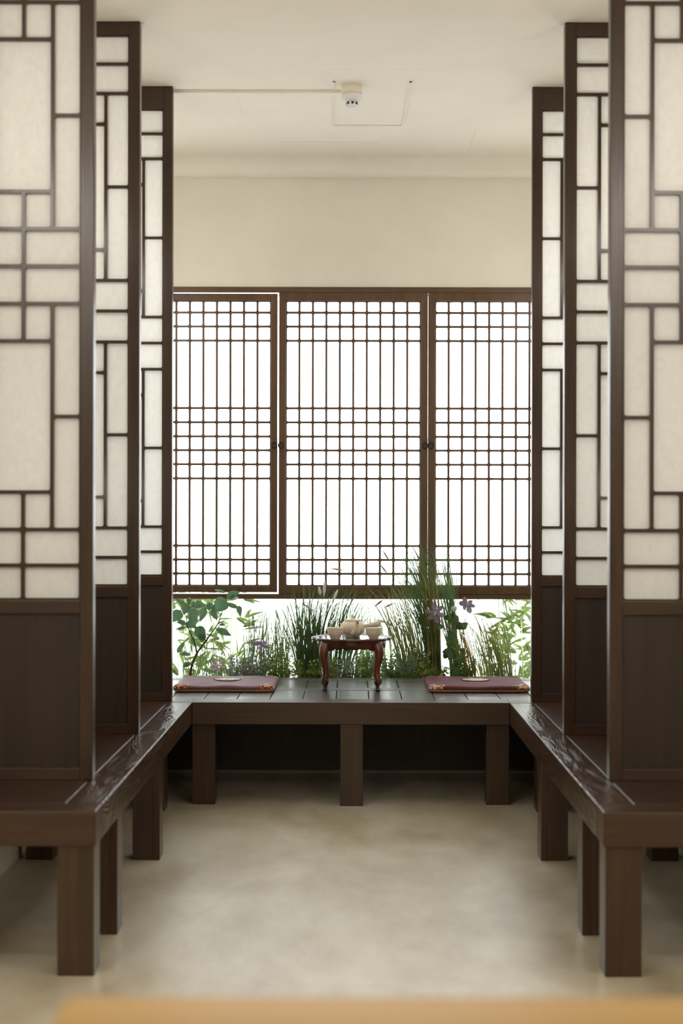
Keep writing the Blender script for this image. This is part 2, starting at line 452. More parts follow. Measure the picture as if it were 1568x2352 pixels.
# ------------------------------------------------------------------ benches
XL, XR = -.660, .647
AP = .091; PS = .0945
def side_bench(s, xi, label):
    t = thing('wooden_bench', label, 'bench', (s * .9, 5.1, 0), 'dark wooden benches')
    X = lambda a, c: (min(a, c), max(a, c))
    y0, y1 = 3.921, 6.262
    xo = s * (XW - .004)
    r = MB(); w_ = s * .097
    r.prism([(xi, BT), (xi + w_, BT), (xi + w_, BT - .034), (xi + s * .03, BT - .034), (xi + s * .03, BT - AP), (xi, BT - AP)], y0 + .109, y1)
    obj('side_rail', r, WY, t, bevel=.004, segs=3)
    r = MB(); r.prism_x([(y0, BT), (y0 + .1085, BT), (y0 + .1085, BT - AP), (y0, BT - AP)], *X(xi, xo)); obj('end_rail', r, WX, t, bevel=.004, segs=3)
    r = MB(); r.box(*X(xi + s * .0985, xo), y0 + .110, y1 - .09, BT - .03, BT)
    obj('seat_panel', r, WS, t, bevel=.004, segs=3)
    r = MB(); r.box(*X(xi + s * .0985, xo), y1 - .088, y1, BT - .03, BT)
    obj('cross_rail', r, WX, t, bevel=.003)
    for yp in (3.932, 4.325, 5.275):
        a = xi + s * .006
        r = MB(); r.box(*X(a, a + s * PS), yp, yp + PS, 0, BT - (AP if yp < 4 else .0345)); 
        if yp > 4: r = MB(); r.box(*X(a + s * .0255, a + s * PS), yp, yp + PS, 0, BT - .0345); r.box(*X(a, a + s * .0255), yp, yp + PS, 0, BT - AP - .0003)
        obj('leg', r, WZ, t, bevel=.002)
        b2 = s * 1.035
        r = MB(); r.box(*X(b2, b2 + s * PS), yp, yp + PS, 0, BT - (AP if yp < 4 else .0345)); obj('leg', r, WZ, t, bevel=.002)
    a = xi + s * .098
    r = MB(); r.box(*X(a, a + s * PS), 6.16, 6.16 + PS, 0, BT - .0345); obj('leg', r, WZ, t, bevel=.002)
    return t
side_bench(-1, XL, 'long dark wooden bench along the left wall, carrying the left partitions')
side_bench(1, XR, 'long dark wooden bench along the right wall, carrying the right partitions')
t = thing('wooden_bench', 'dark wooden platform bench under the window, carrying tea table and cushions', 'bench', (0, 6.75, 0), 'dark wooden benches')
xo = XW - .004
ys = [YB0, 6.39, 6.715, 6.82, 7.15, YB1 - .004]
r = MB(); r.prism_x([(YB0, BT), (6.3885, BT), (6.3885, BT - .034), (YB0 + .03, BT - .034), (YB0 + .03, BT - AP), (YB0, BT - AP)], XL, XR); obj('front_rail', r, WX, t, bevel=.0025)
for a, b2 in ((-xo, XL - .0005), (XR + .0005, xo)):
    r = MB(); r.box(a, b2, YB0, 6.3885, BT - .034, BT); obj('corner_rail', r, WX, t, bevel=.0025)
for k, nm in ((2, 'middle_rail'), (4, 'back_rail')):
    r = MB(); r.box(-xo, xo, ys[k] + (0.0015 if k else 0), ys[k + 1] - .0015, BT - .034, BT); obj(nm, r, WBX, t, bevel=.0025)
r = MB()
for k in (1, 3):
    x = -.0695 - .1385 * 8
    while x < xo:
        a, c = max(x, -xo) + .0018, min(x + .1385, xo) - .0018
        if c > a + .01: r.box(a, c, ys[k] + .0008, ys[k + 1] - .0008, BT - .03, BT - .001)
        x += .1385
obj('seat_boards', r, WB, t, bevel=.0012)
for x in (XL - .0945 + .092, XR - .092, (782 - VX) / F * 6.28):
    r = MB(); r.box(x, x + PS, 6.278 if x > -.3 and x < .3 else 6.31, 6.278 + PS if x > -.3 and x < .3 else 6.31 + PS, 0, BT - AP if -.3 < x < .3 else BT - .0345)
    obj('leg', r, WZ, t, bevel=.002)

# ------------------------------------------------------------------ paper partitions
ZP = [CZ + v for v in (1.7005, 1.599, 1.4955, .840, .7325, .624, -.0282, -.1317, -.2314)]
def partition(s, xe, yf, ztop, label):
    """s: side of the room, xe: edge towards the aisle, yf: front face"""
    t = thing('paper_partition', label, 'partition', (s * .95, yf + .022, BT), 'paper lattice partitions')
    TH = .044; STI = .0376; xo = s * (XW - .003)
    wid = abs(xo - xe); cw = (wid - 2 * STI) / 4
    X = lambda u: xe + s * u
    def bx(m, u0, u1, *r): a, c = X(u0), X(u1); m.box(min(a, c), max(a, c), *r)
    zbot = BT + .0
    for u0 in (0, wid - STI):
        f = MB(); bx(f, u0, u0 + STI, yf, yf + TH, zbot, ztop); obj('stile', f, FZ if False else WZ, t, bevel=.002)
    f = MB(); bx(f, STI, wid - STI, yf + .001, yf + TH - .001, ZP[0] - .001, ztop); obj('top_rail', f, WX, t, bevel=.002)
    f = MB(); bx(f, STI, wid - STI, yf + .001, yf + TH - .001, CZ - .2717, ZP[-1]); obj('middle_rail', f, WX, t, bevel=.002)
    f = MB(); bx(f, STI, wid - STI, yf + .001, yf + TH - .001, zbot, CZ - .716); obj('bottom_rail', f, WX, t, bevel=.002)
    f = MB(); bx(f, STI - .006, wid - STI + .006, yf + .012, yf + TH - .012, CZ - .722, CZ - .266); obj('lower_panel', f, WP, t)
    l = MB(); hbw, rad = .0052, .006
    def cell(c0, c1, z0, z1):
        a, c = X(STI + c0 * cw), X(STI + c1 * cw)
        l.cell(min(a, c), max(a, c), z0, z1, hbw, rad, yf + .009, yf + .0205)
        l.cell(min(a, c), max(a, c), z0, z1, hbw, rad, yf + .0235, yf + .035)
    for k in (0, 1, 3, 4, 6, 7):
        cell(0, 2, ZP[k + 1], ZP[k]); cell(2, 4, ZP[k + 1], ZP[k])
    for k in (2, 5):
        z1, z0 = ZP[k], ZP[k + 1]; h = .108; mid = (z0 + z1) / 2
        for c in (0, 3): cell(c, c + 1, mid, z1); cell(c, c + 1, z0, mid)
        for c in (1, 2): cell(c, c + 1, z1 - h, z1); cell(c, c + 1, z0, z0 + h)
        cell(1, 3, z0 + h, z1 - h)
    obj('lattice', l, WZ, t)
    p = MB(); a, c = X(STI - .004), X(wid - STI + .004); yy = yf + .022
    p.add([(a, yy, ZP[-1] - .003), (c, yy, ZP[-1] - .003), (c, yy, ZP[0] + .003), (a, yy, ZP[0] + .003)], [(0, 1, 2, 3)])
    obj('paper_sheet', p, HANJI, t)
where = ['nearest the camera', 'in the middle of its row', 'farthest back, beside the window']
for s, xe, side in ((-1, -.748, 'left'), (1, .740, 'right')):
    for (yf, w_) in zip((4.39, 5.335, 6.30), where):
        zt = min(ceil_z(yf), ceil_z(yf + .044)) - .001
        partition(s, xe, yf, zt, 'dark wooden paper lattice partition on the %s bench, %s' % (side, w_))

# ------------------------------------------------------------------ blurred table in front
zt_ = .725; yE = (CZ - zt_) * F / (2283 - VY)
xl = (150 - VX) / F * yE
t = thing('wooden_table', 'honey coloured wooden table top, out of focus right in front', 'table', (.35, yE - .35, 0))
g = MB(); g.box(xl, 1.15, yE - .75, yE, zt_ - .03, zt_); obj('tabletop', g, OAK, t, bevel=.012, segs=3)
for lx in (xl + .06, 1.03):
    for ly in (yE - .70, yE - .11):
        g = MB(); g.box(lx, lx + .05, ly, ly + .05, 0, zt_ - .03); obj('leg', g, OAK, t, bevel=.003)

# ------------------------------------------------------------------ smoke detector and cable duct
c = on_ceil(806, 197)
t = thing('smoke_detector', 'white round smoke detector on the ceiling above the aisle', 'smoke detector', c)
k = 1 / (F / c.y)     # metres per pixel there
g = MB(); g.lathe([(0, .01), (24 * k, .01), (24 * k, -.038), (0, -.038)], c, 40); obj('mount', g, PCREAM, t)
g = MB(); g.lathe([(0, -.038), (25 * k, -.038), (25.5 * k, -.046), (24 * k, -.058), (17 * k, -.064), (14 * k, -.066), (0, -.066)], c, 40); obj('body', g, PLAST, t)
g = MB(); g.lathe([(0, -.066), (13 * k, -.066), (13.5 * k, -.082), (11 * k, -.090), (7 * k, -.094), (0, -.095)], c, 40); cap = obj('sensor_cap', g, PLAST, t)
g = MB()
for i in range(8):
    an = 2 * PI * i / 8 + PI / 2 * 3 + .1
    q = Matrix.Rotation(an, 3, 'Z'); n0 = len(g.v)
    g.box(13.1 * k, 13.9 * k, -.0045, .0045, -.080, -.070)
    g.v[n0:] = [tuple(q @ Vector(v) + c) for v in g.v[n0:]]
obj('vent_slots', g, BLACK, cap)
g = MB(); a = on_ceil(380, 208); b2 = on_ceil(782, 209)
nseg = 24; xs = [-XW + .01 + (b2.x + XW - .01) * i / nseg for i in range(nseg + 1)]
a.y = 6.372
g.box(-XW + .005, b2.x, a.y - .012, a.y + .012, ceil_z(a.y) - .012, ceil_z(a.y) + .003)
tag(obj('cable_duct', g, CEIL, bevel=.002), 'thin painted cable duct on the ceiling running to the smoke detector', 'cable duct')

# ------------------------------------------------------------------ low tea table
TY = 6.80; TZ = BT + .228; TX = (807.5 - VX) / F * TY
t = thing('tea_table', 'low red-brown lacquered tea table with curved legs on the back bench', 'table', (TX, TY, BT))
NT = 144; RT = .180
def lob(th): return 1 - .05 * (1 - abs(math.sin(4 * (th + PI / 8)))) ** 2.2
def ring_mesh(mb, prof, close_top=False, close_bot=False):
    vs = []; n = NT; m = len(prof)
    for i in range(n):
        th = 2 * PI * i / n
        for r, z in prof:
            rr = r * (lob(th) if r > .12 else 1)
            vs.append((TX + rr * math.cos(th), TY + rr * math.sin(th), z))
    fs = [(i * m + k, (i + 1) % n * m + k, (i + 1) % n * m + k + 1, i * m + k + 1) for i in range(n) for k in range(m - 1)]
    mb.add(vs, fs, True)
g = MB(); ring_mesh(g, [(.001, TZ - .013), (.155, TZ - .013), (.172, TZ - .011), (RT - .001, TZ - .008), (RT, TZ - .004), (RT, TZ + .001), (RT - .003, TZ + .003), (RT - .008, TZ + .002), (RT - .011, TZ - .0005)])
top = obj('rim', g, LACQ, t)
g = MB(); ring_mesh(g, [(RT - .0105, TZ - .0004), (.1, TZ), (.001, TZ)]); obj('tabletop', g, LACQ_TOP, t)
g = MB(); vs = []; n = 192
for i in range(n):
    th = 2 * PI * i / n
    q = ((th - PI / 4) % (PI / 2)) / (PI / 2)        # 0 at a leg, 1 at the next leg
    e = min(q, 1 - q)                                # distance from a leg
    r = .150 * lob(th)
    drop = .052 if e < .10 else (.052 - .011 * min(1, (e - .10) / .07))
    drop += .0055 * abs(math.sin(q * PI * 6)) if e > .14 else 0
    for rr, z in ((r + .003, TZ - .012), (r + .004, TZ - .02), (r, TZ - drop), (r - .008, TZ - drop), (r - .008, TZ - .012)):
        vs.append((TX + rr * math.cos(th), TY + rr * math.sin(th), z))
g.add(vs, [(i * 5 + k, (i + 1) % n * 5 + k, (i + 1) % n * 5 + k + 1, i * 5 + k + 1) for i in range(n) for k in range(4)], True)
obj('apron', g, LACQ, t)
for q in range(4):
    an = PI / 4 + q * PI / 2
    u = Vector((math.cos(an), math.sin(an), 0))
    c0 = Vector((TX, TY, BT))
    sp = [(.160, .205, .022), (.168, .185, .022), (.172, .165, .0205), (.169, .140, .0175), (.161, .115, .0155), (.157, .090, .0145), (.159, .068, .015), (.164, .050, .0145), (.166, .040, .012), (.164, .030, .0085), (.164, .012, .0075)]
    g = MB(); g.tube([c0 + u * r + Vector((0, 0, z)) for r, z, w_ in sp], [(w_, w_ * .8) for r, z, w_ in sp], 14)
    lg = obj('leg', g, LACQ, t)
    g = MB()
    for sg in (-1, 1):
        side = Vector((-u.y, u.x, 0)) * sg
        g.tube([c0 + u * .165 + side * o_ + Vector((0, 0, z)) for o_, z in ((.004, .028), (.012, .034), (.017, .043), (.0165, .052), (.012, .055))], [.006, .0065, .006, .005, .003], 8)
    n0 = len(g.v)
    g.lathe([(0, 0.0), (.0125, 0.0), (.0125, .010), (.008, .013), (.0075, .016), (0, .016)], c0 + u * .164, 4, Matrix.Rotation(PI / 4, 3, 'Z'))
    obj('foot', g, LACQ_BLK, lg)
TT = TZ + .0003
def cup(px, label):
    d = .522 * F / (1468.3 - VY); c = P(px, 1468, d); c.z = TT
    g = MB()
    g.lathe([(0, .004), (.0185, .003), (.0195, 0), (.0205, 0), (.021, .010), (.024, .013), (.031, .022), (.0345, .034), (.0362, .048), (.0367, .0505), (.0358, .0515), (.0345, .049), (.0325, .034), (.028, .022), (.02, .014), (0, .012)], c, 48)
    return tag(obj('tea_cup', g, CERAM, loc=c), label, 'cup', 'buff ceramic tea cups')
cup(770, 'buff ceramic tea cup left of the teapot on the tea table')
cup(858.6, 'buff ceramic tea cup right of the teapot, under its handle')
c = P(810, 1463.5, 6.80); c.z = TT
t = thing('teapot', 'buff ceramic side-handled teapot between two cups on the tea table', 'teapot', c)
g = MB()
g.lathe([(0, .003), (.030, .002), (.031, 0), (.0325, 0), (.0325, .008), (.036, .011), (.047, .021), (.0545, .035), (.056, .046), (.053, .057), (.045, .066), (.038, .0705), (.0355, .072), (.0355, .0745), (.0, .0745)], c, 56)
obj('body', g, CERAM, t)
g = MB(); g.lathe([(.030, .0735), (.0365, .0745), (.037, .077), (.036, .079), (.02, .0815), (.0085, .083), (.0075, .087), (.0085, .094), (.0088, .0965), (.007, .0985), (0, .099)], c, 40)
obj('lid', g, CERAM, t)
g = MB()
dirv = Vector((.26, -.96, 0)).normalized()
sp = [(.035, .024, .020), (.050, .026, .019), (.062, .032, .0155), (.069, .043, .0115), (.073, .056, .0085), (.077, .066, .0072), (.080, .0705, .0072)]
g.tube([c + dirv * r + Vector((0, 0, z)) for r, z, w_ in sp], [w_ for *_, w_ in sp], 20, False)
so = obj('spout', g, CERAM, t)
g = MB(); e0 = c + dirv * .0795 + Vector((0, 0, .0698))
g.tube([e0, e0 + Vector((dirv.x * .0006, dirv.y * .0006, .0009))], [.0052, .0052], 16); obj('spout_opening', g, CERAM_IN, so)
g = MB()
hd = Vector((.97, -.24, 0)).normalized()
ax = (hd + Vector((0, 0, .17))).normalized()
g.lathe([(.0105, 0), (.0085, .006), (.0078, .016), (.0084, .028), (.0105, .044), (.0128, .060), (.0142, .074), (.0144, .081), (.0136, .0835), (.0118, .0825), (.0105, .07), (.008, .05), (0, .045)], c + hd * .044 + Vector((0, 0, .050)), 28, ax.to_track_quat('Z', 'Y').to_matrix())
obj('handle', g, CERAM, t)

# ------------------------------------------------------------------ floor cushions
def rsq(hw, r, n=8, ns=8):
    pts = []
    for cx, cy, st in ((hw - r, hw - r, 0), (-hw + r, hw - r, .5 * PI), (-hw + r, -hw + r, PI), (hw - r, -hw + r, 1.5 * PI)):
        for k in range(n + 1):
            a = st + .5 * PI * k / n; pts.append((cx + r * math.cos(a), cy + r * math.sin(a)))
        # straight run to the next corner
        a = st + .5 * PI; e = pts[-1]; L = 2 * (hw - r)
        dx, dy = -math.sin(st + .5 * PI - .5 * PI + .0), 0
        dirs = {0: (-1, 0), 1: (0, -1), 2: (1, 0), 3: (0, 1)}[round(st / (.5 * PI))]
        for k in range(1, ns): pts.append((e[0] + dirs[0] * L * k / ns, e[1] + dirs[1] * L * k / ns))
    return pts
def cushion(cx, cy, mat, label, rz):
    c = Vector((cx, cy, BT + .0003))
    t = thing('floor_cushion', label, 'cushion', c, 'silk floor cushions')
    def wob(x, y): return .0022 * math.sin(x * 31 + cx * 9) * math.sin(y * 27 + 1 + cx)
    def loops(mb, prof, fill):
        L = []
        for hw, z in prof:
            r = min(.035, hw * .2 + .002)
            L.append([c + Matrix.Rotation(rz, 3, 'Z') @ Vector((x, y, z + (wob(x, y) if z > .02 else 0))) for x, y in rsq(hw, r)])
        n = len(L[0]); vs = [p for l in L for p in l]
        fs = [(k * n + i, k * n + (i + 1) % n, (k + 1) * n + (i + 1) % n, (k + 1) * n + i) for k in range(len(L) - 1) for i in range(n)]
        if fill: fs.append([(len(L) - 1) * n + i for i in range(n)])
        mb.add(vs, fs, True)
    g = MB(); loops(g, [(.06, 0), (.205, 0), (.217, .002), (.2205, .006), (.2205, .010), (.219, .013)], False); obj('gold_side_band', g, GOLD, t)
    g = MB(); loops(g, [(.2185, .012), (.2205, .0135), (.221, .016), (.219, .021), (.213, .0255), (.205, .0275), (.18, .029), (.14, .0305), (.09, .0315), (.04, .032), (.004, .032)], True); obj('silk_cover', g, mat, t)
    g = MB(); pts = [c + Matrix.Rotation(rz, 3, 'Z') @ Vector((x, y, .0128)) for x, y in rsq(.2212, .035)]
    g.tube(pts + [pts[0]], .0016, 6, False); obj('piping', g, CORD, t)
    # embroidered corner patches hug each corner
    for q in range(4):
        g = MB(); prof = [(.2222, .0125), (.2228, .016), (.2208, .0215), (.2145, .0265), (.206, .029), (.196, .0302), (.186, .0307)]
        vs = []; nn = 21
        for j, (hw, z) in enumerate(prof):
            full = rsq(hw, .035)
            n = len(full); per = n // 4
            ext = max(0, 5 - j)
            arc = [full[(q * per + i) % n] for i in range(0, 9)]
            # extend along the straight runs
            st = q * .5 * PI
            t0 = Vector((-math.sin(st), math.cos(st))); t1 = Vector((math.cos(st + PI), math.sin(st + PI)))
            a0 = Vector(arc[0]); a1 = Vector(arc[-1]); E = .030 * (1 - j / 8.5)
            row = [a0 - t0 * E * k / 6 for k in range(6, 0, -1)] + [Vector(a) for a in arc] + [a1 + t1 * E * k / 6 for k in range(1, 7)]
            vs += [c + Matrix.Rotation(rz, 3, 'Z') @ Vector((p[0], p[1], z + (wob(p[0], p[1]) if z > .02 else 0))) for p in row]
        g.add(vs, [(j * nn + i, j * nn + i + 1, (j + 1) * nn + i + 1, (j + 1) * nn + i) for j in range(len(prof) - 1) for i in range(nn - 1)], True)
        obj('corner_patch', g, EMB, t)
    g = MB(); g.lathe([(.062, .0305), (.060, .0345), (.03, .0352), (0, .0354)], c, 40); md = obj('medallion', g, MED, t)
    g = MB(); g.tube([c + Vector((.0615 * math.cos(a), .0615 * math.sin(a), .0335)) for a in [2 * PI * k / 40 for k in range(41)]], .0022, 6, False); obj('medallion_border', g, CORD, md)
cushion(-.5625, 6.855, MAUV, 'mauve silk floor cushion with round embroidered medallion, left of the tea table', 0.0)
cushion(.553, 6.855, BURG, 'burgundy silk floor cushion with round embroidered medallion, right of the tea table', 0.01)

# ------------------------------------------------------------------ plants
ZS = .325
def bez(p0, p1, p2, n):
    return [p0 * (1 - u) ** 2 + p1 * 2 * u * (1 - u) + p2 * u * u for u in [i / n for i in range(n + 1)]]
def blade(mb, p0, p1, p2, w, n=7, tw=0.0):
    pts = bez(p0, p1, p2, n); vs = []
    for i, p in enumerate(pts):
        tt = (pts[min(i + 1, n)] - pts[max(i - 1, 0)]).normalized()
        a = tt.cross(Vector((math.sin(tw), -math.cos(tw), 0)))
        if a.length < 1e-4: a = Vector((1, 0, 0))
        a.normalize(); u = i / n
        ww = w * (.55 + .9 * u if u < .5 else 1.0) * (1 - u) ** .6 * .5 + .00012
        fold = tt.cross(a) * ww * .35
        vs += [p - a * ww + fold, p, p + a * ww + fold]
    mb.add(vs, [(i * 3 + k, i * 3 + k + 1, i * 3 + k + 4, i * 3 + k + 3) for i in range(n) for k in (0, 1)], True)
def leaf(mb, b, tip, w, tw=0.0, sag=0.0, n=7, shape='leaf'):
    d = tip - b; L = d.length; vs = []
    a = d.cross(Vector((math.sin(tw), -math.cos(tw), 0)))
    if a.length < 1e-5: a = Vector((1, 0, 0))
    a.normalize(); nrm = d.cross(a).normalized()
    for i in range(n + 1):
        u = i / n
        if shape == 'leaf': ww = w * .5 * math.sin(PI * min(1, u ** .72)) ** .9 * (1.05 - .25 * u)
        elif shape == 'petal': ww = w * .5 * math.sin(PI * min(1, u ** 1.25)) ** .7
        else: ww = w * .5 * math.sin(PI * u ** .55) ** .9
        p = b + d * u + Vector((0, 0, -sag * 4 * (u - .5) ** 2 + sag)) + nrm * (.06 * L * math.sin(PI * u))
        up = nrm * ww * .35
        vs += [p - a * ww + up, p, p + a * ww + up]
    mb.add(vs, [(i * 3 + k, i * 3 + k + 1, i * 3 + k + 4, i * 3 + k + 3) for i in range(n) for k in (0, 1)], True)
def fluff_head(mb, p0, p2, sag, w, rng, n=220, hair=.012):
    mid = (p0 + p2) / 2 + Vector((0, 0, sag))
    pts = bez(p0, mid, p2, 10)
    w *= 1.7 if w > .0085 else 1.5
    mb.tube(pts, [w * .30 * max(.15, math.sin(PI * (i + .6) / 11.4)) for i in range(11)], 6)
    for _ in range(n):
        u = rng.random() * 9.99; i = int(u); p = pts[i].lerp(pts[i + 1], u - i)
        ax = (pts[i + 1] - pts[i]).normalized()
        v = Vector((rng.gauss(0, 1), rng.gauss(0, 1), rng.gauss(0, 1))); v = (v - ax * v.dot(ax)).normalized()
        prof = max(.25, math.sin(PI * (u + .8) / 11.6))
        q = p + v * w * .5 * prof * rng.uniform(.55, 1.25) + ax * hair * .45
        s = v.cross(ax) * .0012
        mb.add([p - s, p + s, q], [(0, 1, 2)])

def grass(label, bases, tips, n, w, mat, d, seed, arch=.25, heads=(), name='grass_clump', extra=None):
    """bases: px range at soil; tips: (x0,x1,y0,y1) px box of the blade ends"""
    rng = random.Random(seed)
    bx = (bases[0] + bases[1]) / 2
    root = thing(name, label, 'ornamental grass', Vector(((bx - VX) / F * d, d, ZS)), 'ornamental grasses')
    g = MB()
    for i in range(n):
        u = rng.random()
        dd = d + rng.uniform(-.05, .05)
        p0 = Vector((((bases[0] + (bases[1] - bases[0]) * u) - VX) / F * dd, dd, ZS))
        v = min(1, max(0, u * .6 + rng.random() * .4 + rng.gauss(0, .08)))
        ty = tips[2] + (tips[3] - tips[2]) * rng.random() ** 1.15
        d2 = dd + rng.uniform(-.07, .07)
        p2 = P(tips[0] + (tips[1] - tips[0]) * v, ty, d2)
        if rng.random() < .22: p2 = p0.lerp(p2, rng.uniform(.45, .8))
        h = p2.z - p0.z
        p1 = p0 + Vector(((p2.x - p0.x) * arch, (p2.y - p0.y) * .3, h * rng.uniform(.6, .92)))
        blade(g, p0, p1, p2, w * rng.uniform(.6, 1.3), 8, rng.uniform(-1, 1))
    obj('blades', g, mat, root)
    if extra:
        m2, k2, w2, tp = extra
        g = MB()
        for i in range(k2):
            dd = d - .03 + rng.uniform(-.03, .03)
            p0 = Vector(((rng.uniform(*bases) - VX) / F * dd, dd, ZS)); p2 = P(rng.uniform(tp[0], tp[1]), rng.uniform(tp[2], tp[3]), dd - .03)
            p1 = p0 + Vector(((p2.x - p0.x) * arch, 0, (p2.z - p0.z) * rng.uniform(.7, .95)))
            blade(g, p0, p1, p2, w2 * rng.uniform(.6, 1.2), 8, rng.uniform(-.5, .5))
        obj('dry_blades', g, m2, root)
    for (x0, y0, x1, y1, sag, ww, mt) in heads:
        p0 = P(x0, y0, d - .03); p1 = P(x1, y1, d - .03)
        g = MB(); fluff_head(g, p0, p1, sag, ww, rng, 700, .012); hd_ = obj('seed_head', g, mt, root)
        g = MB(); b0 = Vector(((rng.uniform(*bases) - VX) / F * d, d, ZS))
        cpt = p0 - (p1 - p0).normalized() * (p0 - b0).length * .35
        cpt = Vector(((b0.x + cpt.x) / 2, d - .02, max(b0.z + (p0.z - b0.z) * .6, min(cpt.z, p0.z + .03))))
        g.tube(bez(b0, cpt, p0, 12), .0007, 5); obj('stalk', g, G_OLIVE, hd_)
    return root
FW, TN = FLUFF, TANF
grass('sparse thin yellow-green grass growing at the foot of the small tree', (405, 560), (395, 575, 1430, 1530), 170, .0036, G_MID, 7.50, 1, .3)
grass('upright fine dark grass between the small tree and the big dark clump', (560, 668), (545, 690, 1372, 1470), 180, .0044, G_MID, 7.52, 2, .3,
      heads=[(560, 1446, 605, 1440, .004, .012, FW), (640, 1425, 634, 1403, 0, .012, FW)])
grass('large dark green arching clump left of the tea table with white plumes', (685, 735), (628, 800, 1338, 1450), 230, .0062, G_DARK, 7.45, 3, .1,
      heads=[(744, 1372, 746, 1334, 0, .013, FW), (737, 1370, 733, 1350, 0, .013, FW), (763, 1384, 775, 1356, 0, .011, FW), (750, 1402, 755, 1376, 0, .009, FW), (722, 1404, 694, 1387, .003, .010, FW)])
grass('dark green grass clump directly behind the teapot', (745, 800), (735, 880, 1340, 1440), 150, .0055, G_DARK, 7.56, 4, .15,
      heads=[(791, 1311, 761, 1306, .002, .008, TN)])
grass('pale soft grass seen above the teapot handle', (815, 905), (815, 900, 1372, 1455), 75, .006, G_PALE, 7.64, 5, .4)
grass('olive grass clump leaning left over the teapot handle with nodding heads', (930, 985), (835, 960, 1335, 1420), 150, .0045, G_OLIVE, 7.50, 6, .35,
      heads=[(895, 1290, 880, 1266, 0, .008, TN), (890, 1318, 874, 1298, 0, .008, TN), (880, 1378, 862, 1392, .003, .009, TN), (905, 1385, 883, 1396, .002, .008, TN), (918, 1443, 950, 1460, .003, .012, FW), (865, 1424, 905, 1440, .012, .012, FW)])
grass('tallest dark green grass sheaf, arching left in front of the window post', (984, 1014), (868, 1000, 1232, 1385), 190, .0048, G_DARK, 7.40, 7, .0,
      heads=[(1012, 1405, 1020, 1450, 0, .013, FW)], extra=(G_GOLD, 12, .009, (945, 995, 1270, 1390)))
grass('tall narrow dark grass sheaf behind the clematis flowers', (1034, 1054), (968, 1042, 1238, 1370), 90, .0046, G_DARK, 7.47, 8, .0)
grass('dry gold and green grass tuft behind the burgundy cushion', (1068, 1100), (985, 1085, 1400, 1480), 60, .005, G_OLIVE, 7.38, 9, .25, extra=(G_GOLD, 9, .008, (1020, 1075, 1400, 1500)))
grass('airy olive grass leaning left beside the right bamboo', (1105, 1180), (1045, 1150, 1385, 1490), 150, .0046, G_OLIVE, 7.50, 10, .12,
      heads=[(1174, 1545, 1171, 1512, 0, .014, FW)])
grass('short fine green grass at the foot of the right bamboo', (1140, 1235), (1130, 1235, 1470, 1540), 70, .003, G_MID, 7.55, 11, .4)
grass('pale striped spiky tuft under the tea table', (800, 830), (770, 860, 1488, 1535), 26, .010, G_PALE, 7.40, 12, .5)
grass('fine bright grass tuft under the right plume, right of the tea table', (880, 940), (900, 985, 1470, 1530), 45, .005, G_MID, 7.42, 13, .4)

# small broad-leaved tree
def Z1(x, y, d=7.42): return P(380 + x / 3.5636, 1220 + y / 3.5636, d)
root = thing('small_tree', 'small broad-leaved tree with thin brown forked stem behind the mauve cushion', 'tree', (Z1(205, 1195).x, 7.42, ZS))
g = MB()
b0 = Z1(203, 1195); b0.z = ZS
g.tube([b0, Z1(207, 1150), Z1(225, 1080), Z1(265, 990), Z1(340, 890), Z1(430, 762), Z1(492, 728)], [.0062, .0058, .0052, .0046, .0038, .003, .002], 8)
g.tube([Z1(258, 1000), Z1(240, 920), Z1(205, 830), Z1(170, 765), Z1(185, 640), Z1(195, 590)], [.0036, .0034, .0028, .0024, .002, .0014], 8)
g.tube([Z1(432, 760), Z1(455, 690), Z1(478, 620), Z1(500, 540), Z1(500, 510)], [.0026, .0024, .002, .0016, .0012], 8)
for a_, b_ in (((185, 640), (240, 610)), ((185, 640), (150, 610)), ((430, 762), (400, 680)), ((455, 690), (430, 600)), ((200, 830), (240, 800)), ((300, 940), (330, 900)), ((430, 770), (470, 770))):
    g.tube([Z1(*a_), Z1(*b_)], .0012, 5)
obj('stem', g, BARK, root)
g = MB(); rng = random.Random(3)
for (x0, y0, x1, y1, w_) in [(500, 560, 385, 670, 110), (190, 640, 245, 780, 95), (185, 590, 150, 692, 68), (192, 600, 197, 545, 34), (210, 610, 345, 612, 52), (335, 620, 285, 745, 55),
                            (497, 595, 610, 640, 34), (600, 610, 615, 712, 42), (500, 545, 615, 500, 50), (505, 550, 600, 545, 42), (495, 505, 400, 484, 22), (240, 790, 325, 885, 85), (180, 740, 250, 800, 80),
                            (130, 650, 55, 750, 85), (185, 630, 75, 550, 36), (415, 805, 540, 860, 48), (175, 765, 90, 750, 38), (165, 790, 75, 810, 24), (380, 640, 425, 735, 48), (345, 650, 395, 600, 60),
                            (215, 870, 235, 930, 40), (330, 900, 270, 850, 50), (440, 765, 500, 775, 20), (100, 1000, 160, 900, 38), (120, 1010, 210, 1020, 30), (140, 1110, 215, 1090, 40)]:
    leaf(g, Z1(x0, y0, 7.42 + rng.uniform(-.05, .05)), Z1(x1, y1, 7.42 + rng.uniform(-.08, .02)), 1.2 * w_ / 3.5636 / F * 7.42, rng.uniform(-.4, .4), rng.uniform(.0, .006))
obj('leaves', g, LEAF, root)

